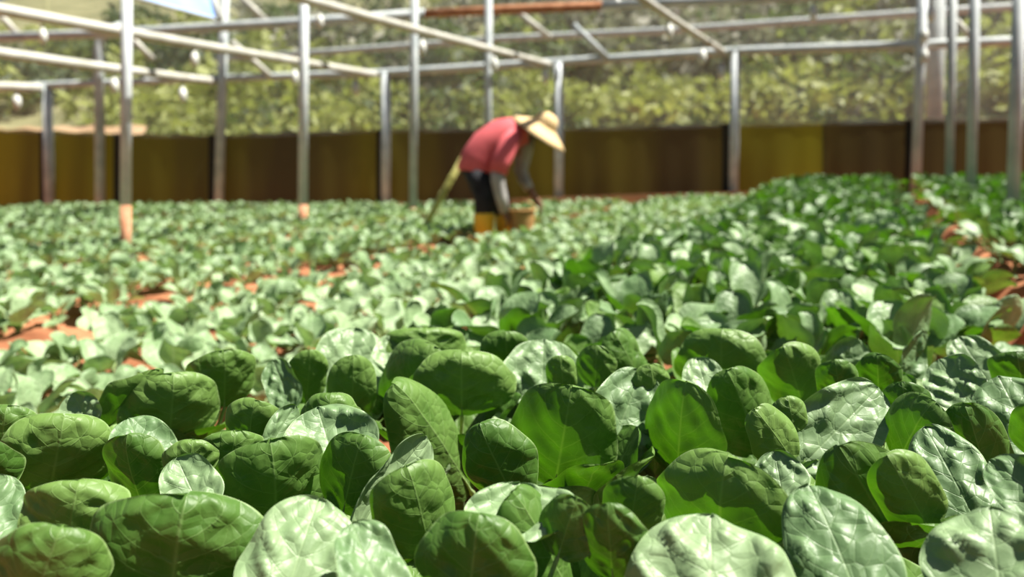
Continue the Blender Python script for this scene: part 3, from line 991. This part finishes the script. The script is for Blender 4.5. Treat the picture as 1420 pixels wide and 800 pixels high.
M['bush_bright'] = foliage_mat('bright_foliage', (.20, .235, .055), (.34, .38, .11), (.32, .38, .07))
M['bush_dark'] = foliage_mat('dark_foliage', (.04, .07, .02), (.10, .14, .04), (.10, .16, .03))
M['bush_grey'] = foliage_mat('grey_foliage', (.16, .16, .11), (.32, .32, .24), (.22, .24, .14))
M['bark'] = noise_mat('grey_bark', (.14, .12, .10), (.30, .27, .22), 5, .9, 5, .3)
def leafball(seed, n, lw, sx, sz):
    r = np.random.default_rng(seed)
    d = r.normal(0, 1, (n, 3)); d /= np.linalg.norm(d, axis=1)[:, None]
    rad = r.uniform(.55, 1.0, n) ** .6 * (1 + .25 * np.sin(3 * d[:, 0] + seed) * np.cos(4 * d[:, 1]))
    c = d * rad[:, None] * np.array([sx, sx, sz]) + np.array([0, 0, sz * .9])
    a = r.normal(0, 1, (n, 3)); a /= np.linalg.norm(a, axis=1)[:, None]
    b = np.cross(a, r.normal(0, 1, (n, 3))); b /= np.linalg.norm(b, axis=1)[:, None]
    w = r.uniform(.6, 1.3, n)[:, None] * lw
    V = np.stack([c - a * w, c - b * w * .5, c + a * w, c + b * w * .5], 1).reshape(-1, 3)
    return V, np.arange(4 * n).reshape(-1, 4)
BALL = []
for i in range(6):
    V, Fq = leafball(40 + i, 320, .13, .75 + .1 * (i % 3), .55 + .12 * (i % 2))
    BALL.append((V, Fq))
bush_me = {(k, i): mesh_np('foliage', V, Fq, M[k], smooth=False) for k in ('bush_bright', 'bush_dark', 'bush_grey') for i, (V, Fq) in enumerate(BALL)}
v, f = join([tube([(0, 0, -.2), (.02, 0, .3), (.12, .05, .8)], [.05, .04, .02], 6), tube([(0, 0, .1), (-.12, .05, .4), (-.25, .1, .8)], [.035, .03, .015], 6)])
STEMS = mesh_np('stems', v, f, M['bark'])
BL = {'bush_bright': ('yellow-green bush beyond the rear fence', 'yellow-green bushes beyond the fence'),
      'bush_dark': ('dark green bush on the blurred hillside', 'dark bushes on the hillside'),
      'bush_grey': ('greyish dry bush high on the hillside', 'grey bushes on the hillside')}
def nth(i):
    i += 1
    return f"{i}{'th' if 10 <= i % 100 <= 20 else {1: 'st', 2: 'nd', 3: 'rd'}.get(i % 10, 'th')}"
bushes = {}
for k in range(330):
    px = RNG.uniform(-60, 1480)
    y = RNG.choice([RNG.uniform(14.6, 17), RNG.uniform(16, 23), RNG.uniform(20, 34)])
    x = (px - 710) / F * y
    z = hill(x, y)
    py = proj((x, y, z + .5))[1]
    if py < -30 or (px < 170 and py > 138): continue
    if any(math.hypot(x - (tp - 710) / F * ty_, y - ty_) < 1.2 for tp, ty_ in ((930, 19), (1260, 20), (860, 24), (1120, 25))): continue
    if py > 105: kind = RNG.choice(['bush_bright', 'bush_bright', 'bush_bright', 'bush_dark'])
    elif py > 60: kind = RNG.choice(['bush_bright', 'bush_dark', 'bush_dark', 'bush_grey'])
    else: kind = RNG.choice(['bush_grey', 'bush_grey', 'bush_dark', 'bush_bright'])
    e = empty('hillside_bush', (x, y, z - .1))
    s = RNG.uniform(.7, 1.15) * (1 if y < 18 else 1.5)
    e.scale = (s * 1.2, s * 1.2, s * RNG.uniform(.8, 1.2))
    e.rotation_euler = (0, 0, RNG.uniform(0, 6.28))
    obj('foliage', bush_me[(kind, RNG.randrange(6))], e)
    obj('stems', STEMS, e)
    bushes.setdefault(kind, []).append((x / y, e))
for kind, bs in bushes.items():
    for j, (_, e) in enumerate(sorted(bs, key=lambda q: q[0])):
        tag(e, f'{BL[kind][0]}, {nth(j)} from the left', 'bush', BL[kind][1])
# a few bare trunks and trees among the bushes
TR = [(930, 19, 165, 'grey bare tree trunk standing above the fence, left of the lone post'), (1260, 20, 150, 'grey bare tree trunk behind the post cluster'),
      (860, 24, 120, 'grey bare tree trunk high behind the straw hat'), (1120, 25, 110, 'grey bare tree trunk high in the right of the hillside')]
for px, y, py, label in TR:
    x = (px - 710) / F * y
    z = hill(x, y)
    e = empty('bare_tree', (x, y, z))
    add_part(e, 'trunk', tube([Vector((x, y, z - .2)), Vector((x + .1, y, z + 1.5)), Vector((x, y, z + 3.4))], [.17, .14, .09], 8), 'bark')
    for q in range(4):
        a = q * 1.7 + px
        b0 = Vector((x, y, z + 1.4 + q * .45))
        add_part(e, 'branch', tube([b0, b0 + Vector((math.cos(a) * .6, math.sin(a) * .6, .5)), b0 + Vector((math.cos(a) * 1.1, math.sin(a) * 1.1, 1.4))], [.06, .04, .015], 6), 'bark')
    tag(e, label, 'tree', 'bare trees on the hillside')
# bank of bare soil at the left
a, b = unproj(-90, 186, 13.9), unproj(168, 186, 13.6)
V = []
for j in range(5):
    for i in range(20):
        p = a.lerp(b, i / 19)
        V.append(Vector((p.x, p.y + .25 * j, .6 + .24 * j + .03 * math.sin(i * 1.7 + j))))
o = obj('soil_bank', mesh_np('soil_bank', V, grid_faces(20, 5), M['bank']))
tag(o, 'tan and orange bare soil bank above the fence at the left', 'soil bank')

# ------------------------------------------------------------------ the worker
PD = 5.9
def P(px, py, dd=0.0):
    return unproj(px, py, PD + dd)
S_ = PD / F
M['skin'] = noise_mat('brown_skin', (.20, .10, .06), (.28, .15, .09), 9, .6)
M['shirt'] = noise_mat('coral_red_shirt', (.50, .085, .10), (.64, .13, .14), 5, .85, 4, .2)
M['trousers'] = noise_mat('dark_trousers', (.012, .013, .017), (.03, .031, .036), 6, .9, 4, .2)
M['sleeve'] = noise_mat('grey_arm_sleeve', (.26, .25, .24), (.38, .37, .35), 8, .85, 4, .2)
M['boot'] = noise_mat('yellow_rubber', (.80, .46, .01), (.92, .60, .03), 4, .35, 3, .05, spec=.5)
M['sole'] = noise_mat('amber_sole', (.40, .18, .02), (.5, .25, .04), 6, .6)
M['hair'] = noise_mat('black_hair', (.01, .009, .008), (.025, .02, .018), 20, .6)
M['wicker'] = noise_mat('brown_wicker', (.26, .13, .04), (.48, .28, .10), 30, .8, 4, .4, stretch=(1, 1, 3))
M['bamboo'] = noise_mat('bamboo', (.30, .30, .08), (.45, .42, .16), 6, .6, 4, .1, stretch=(1, 1, .2))
def straw_mat():
    m, nt, p, out = new_mat('woven_straw')
    tc = nt.nodes.new('ShaderNodeTexCoord')
    w = nt.nodes.new('ShaderNodeTexWave')
    w.wave_type = 'RINGS'; w.rings_direction = 'Z'
    w.inputs['Scale'].default_value = 28
    w.inputs['Distortion'].default_value = 1.5
    nt.links.new(tc.outputs['Object'], w.inputs['Vector'])
    r = ramp(nt, [(.2, (.50, .34, .15)), (.8, (.74, .56, .30))])
    nt.links.new(w.outputs['Fac'], r.inputs[0])
    nt.links.new(r.outputs[0], p.inputs['Base Color'])
    p.inputs['Roughness'].default_value = .8
    b = nt.nodes.new('ShaderNodeBump'); b.inputs['Strength'].default_value = .3; b.inputs['Distance'].default_value = .004
    nt.links.new(w.outputs['Fac'], b.inputs['Height']); nt.links.new(b.outputs[0], p.inputs['Normal'])
    return m
M['straw'] = straw_mat()

base = P(685, 341); base.z = ground(base.x, base.y)
person = empty('person', base)
# one continuous body grown on a skeleton
J, E_, RD = [], [], []
def jt(p, r, par=None):
    J.append(Vector(p)); RD.append(r)
    if par is not None: E_.append((par, len(J) - 1))
    return len(J) - 1
pel = jt(P(664, 229), .115)
sp1 = jt(P(684, 206), .105, pel)
che = jt(P(706, 189), .115, sp1)
nek = jt(P(728, 179), .05, che)
hd0 = jt(P(741, 177), .062, nek)
hd1 = jt(P(752, 182), .092, hd0)
hd2 = jt(P(761, 190), .070, hd1)           # face and chin, looking down
jt(P(765, 182, 0), .016, hd2)              # nose
jt(P(752, 190, -.10), .018, hd1); jt(P(752, 190, .10), .018, hd1)   # ears
for sgn, kx, ax, tx_ in ((-1, 672, 671, 690), (1, 691, 699, 716)):
    hp_ = jt(P(667 + (4 if sgn > 0 else 0), 238, sgn * .085), .085, pel)
    kn = jt(P(kx, 268, sgn * .095), .062, hp_)
    an = jt(P(ax, 324, sgn * .10), .042, kn)
    jt(P(tx_ - 6, 336, sgn * .10), .036, an)
def arm(sgn, sh, el, wr, hn, fdir):
    s0 = jt(P(*sh), .062, che)
    e0 = jt(P(*el), .042, s0)
    w0 = jt(P(*wr), .028, e0)
    pm = jt(P(*hn), .034, w0)
    fx, fy = fdir
    for q in range(4):
        dz = (q - 1.5) * .021
        ln = (.8, 1.0, .95, .72)[q]
        k1 = jt(P(hn[0] + fx * 7, hn[1] + fy * 7, hn[2] + dz), .0095, pm)
        k2 = jt(P(hn[0] + fx * 11 * ln, hn[1] + fy * 12 * ln + 1, hn[2] + dz * 1.05), .0088, k1)
        jt(P(hn[0] + fx * 12 * ln - 2, hn[1] + fy * 16 * ln + 2, hn[2] + dz), .0078, k2)
    t1 = jt(P(hn[0] + 5, hn[1] + 1, hn[2] - sgn * .03), .0105, pm)
    jt(P(hn[0] + 8, hn[1] + 7, hn[2] - sgn * .035), .009, t1)
arm(-1, (709, 194, -.15), (689, 246, -.20), (698, 288, -.17), (702, 298, -.16), (.25, .95))
arm(1, (724, 187, .15), (722, 238, .20), (740, 272, .15), (745, 280, .14), (.45, .85))
me = bpy.data.meshes.new('body')
me.from_pydata([tuple(p - base) for p in J], E_, [])
me.materials.append(M['skin'])
body = obj('body', me, person)
sk = body.modifiers.new('skin', 'SKIN')
if not me.skin_vertices: 
    body.data.skin_vertices.new()
for i, r in enumerate(RD):
    me.skin_vertices[0].data[i].radius = (r, r)
    me.skin_vertices[0].data[i].use_root = (i == 0)
sk.use_smooth_shade = True
sb = body.modifiers.new('smooth', 'SUBSURF'); sb.levels = 1; sb.render_levels = 2

RIGHT = ROT @ Vector((1, 0, 0)); UPV = ROT @ Vector((0, 1, 0)); FWD = -(ROT @ Vector((0, 0, 1)))
def pr_ring(cx_, cy_, hx_, hy_, b, dd=0):
    return (P(cx_, cy_, dd), RIGHT * hx_ * S_ - UPV * hy_ * S_, FWD * b)
sh_rings = [pr_ring(663, 240, 27, 4, .165), pr_ring(663, 236, 29, 5, .175), pr_ring(668, 221, 27, 12, .175), pr_ring(683, 203, 24, 19, .18),
            pr_ring(701, 188, 15, 22, .19), pr_ring(717, 181, 9, 18, .165), pr_ring(726, 178, 4, 12, .10), pr_ring(731, 177, 3, 8, .065)]
shirt = add_part(person, 'shirt', ring_loft(sh_rings, 24, caps=False), 'shirt')
def limb(parent, name, pts, mat, n=14):
    """pts: (px, py, dd, radius m)"""
    v, f = tube([P(*q[:3]) for q in pts], [q[3] for q in pts], n)
    o = obj(name, mesh_np(name, v, f, M[mat]))
    if parent is person: parent_keep(o, person)
    else: o.parent = parent
    return o
limb(shirt, 'shirt_sleeve', [(712, 186, -.12, .07), (705, 200, -.17, .085), (695, 222, -.20, .078), (690, 240, -.21, .074)], 'shirt')
limb(shirt, 'shirt_sleeve', [(720, 182, .12, .07), (726, 188, .16, .075), (728, 202, .18, .07)], 'shirt')
limb(person, 'arm_sleeve', [(691, 236, -.205, .060), (690, 250, -.20, .056), (695, 272, -.185, .050), (700, 294, -.165, .043)], 'sleeve')
limb(person, 'arm_sleeve', [(730, 187, .17, .075), (727, 212, .185, .068), (722, 236, .20, .058), (727, 250, .185, .05), (734, 262, .165, .042)], 'sleeve')
tro = add_part(person, 'trousers', join([
    ring_loft([pr_ring(663, 226, 25, 8, .155), pr_ring(664, 240, 24, 3, .165), pr_ring(668, 252, 21, 1, .15)], 20),
    tube([P(662, 238, -.075), P(667, 254, -.085), P(672, 272, -.095), P(671, 302, -.10)], [.10, .098, .085, .072], 14),
    tube([P(674, 238, .075), P(684, 254, .085), P(692, 272, .095), P(699, 302, .10)], [.10, .096, .084, .070], 14)]), 'trousers')
for bx, dd in ((671, -.10), (700, .10)):
    sh_ = [(P(bx, 296, dd), .084), (P(bx, 299, dd), .085), (P(bx, 312, dd), .080), (P(bx + 1, 326, dd), .070), (P(bx + 1, 333, dd), .066)]
    shaft = ring_loft([(c, RIGHT * r, FWD * r * .9) for c, r in sh_], 16)
    z0 = ground(*P(bx, 330, dd).xy)
    h0 = Vector((P(bx, 330, dd).x, P(bx, 330, dd).y, z0))
    foot = ring_loft([(h0 + Vector((-.075, 0, .05)), Vector((0, 0, .03)), Vector((0, .035, 0))), (h0 + Vector((-.06, 0, .055)), Vector((0, 0, .045)), Vector((0, .045, 0))),
                      (h0 + Vector((0, 0, .07)), Vector((0, 0, .06)), Vector((0, .052, 0))), (h0 + Vector((.09, 0, .05)), Vector((0, 0, .042)), Vector((0, .052, 0))),
                      (h0 + Vector((.17, 0, .04)), Vector((0, 0, .03)), Vector((0, .045, 0))), (h0 + Vector((.20, 0, .033)), Vector((0, 0, .014)), Vector((0, .022, 0)))], 14)
    bt = add_part(person, 'rubber_boot', join([shaft, foot]), 'boot')
    sole = obj('boot_sole', mesh_np('boot_sole', *box(h0 + Vector((.06, 0, .008)), .26, .095, .022), M['sole'], smooth=False))
    sole.parent = bt
# straw hat, worn
axis = (RIGHT * .55 + UPV * .80 - FWD * .22).normalized()
ha = axis.cross(FWD).normalized(); hb = axis.cross(ha).normalized()
hc = P(750, 181)
prof = [(.246, -.034), (.252, -.028), (.20, .000), (.15, .028), (.115, .046), (.100, .062), (.096, .092), (.085, .122), (.060, .146), (.03, .156), (.002, .158)]
inner = [(.002, .150), (.06, .135), (.088, .085), (.094, .055), (.15, .018), (.246, -.034)]
hat = add_part(person, 'straw_hat', ring_loft([(hc + axis * z, ha * r, hb * r) for r, z in inner + prof], 36, caps=False), 'straw')
band = obj('hat_band', mesh_np('hat_band', *ring_loft([(hc + axis * z, ha * r, hb * r) for r, z in ((.104, .060), (.103, .070), (.101, .080))], 36, caps=False), M['straw']))
band.parent = hat
hr = add_part(person, 'hair', ring_loft([(hc + axis * z, ha * r, hb * r) for r, z in ((.095, -.06), (.104, -.02), (.10, .03), (.07, .08), (.01, .10))], 18, caps=False), 'hair')
tag(person, 'worker in red shirt, straw hat and yellow boots bending over the vegetables', 'person')

# basket beside the worker
bc = P(724, 334, -.12); bc.z = ground(bc.x, bc.y)
e = empty('wicker_basket', bc)
V = []
nb, rows = 40, 16
for j in range(rows):
    z = .265 * j / (rows - 1)
    for i in range(nb):
        a = 2 * math.pi * i / nb
        r = .075 + .030 * j / (rows - 1) + .0035 * (1 if (i // 2 + j) % 2 else -1)
        V.append(bc + Vector((r * math.cos(a), r * math.sin(a), z)))
add_part(e, 'woven_body', (V, [tuple(q) for q in grid_faces(nb, rows, True)] + [tuple(range(nb - 1, -1, -1))]), 'wicker')
rim = [bc + Vector((.108 * math.cos(t), .108 * math.sin(t), .268)) for t in np.linspace(0, 2 * math.pi, 33)]
add_part(e, 'rim', tube(rim, .010, 6), 'wicker')
add_part(e, 'handle', tube([bc + Vector((.105 * math.cos(t), 0, .268 + .07 * math.sin(t))) for t in np.linspace(0, math.pi, 13)], .007, 6), 'wicker')
tag(e, 'brown wicker basket standing between the yellow boots and the hand', 'basket')

# bamboo cane leaning behind the worker
a, b = unproj(578, 303, 6.5), unproj(646, 212, 6.3)
a.z = min(a.z, ground(a.x, a.y) - .02)
e = empty('bamboo_cane', a)
add_part(e, 'cane', tube([a, b], .028, 10), 'bamboo')
for q in np.linspace(.15, .9, 5):
    c = a.lerp(b, q); dv = (b - a).normalized()
    add_part(e, 'node_ring', tube([c - dv * .008, c + dv * .008], .033, 10), 'bamboo')
tag(e, 'yellowish bamboo cane slanting up behind the worker', 'cane')

# a dry stalk lying among the front leaves
a, b = unproj(787, 690, .66), unproj(800, 726, .63)
o = obj('dry_stalk', mesh_np('dry_stalk', *tube([a, a.lerp(b, .5) + Vector((.003, 0, .002)), b], [.003, .0035, .0028], 6), M['kerb']))
tag(o, 'short pale dry stalk between the front leaves below the bright centre leaf', 'stalk')
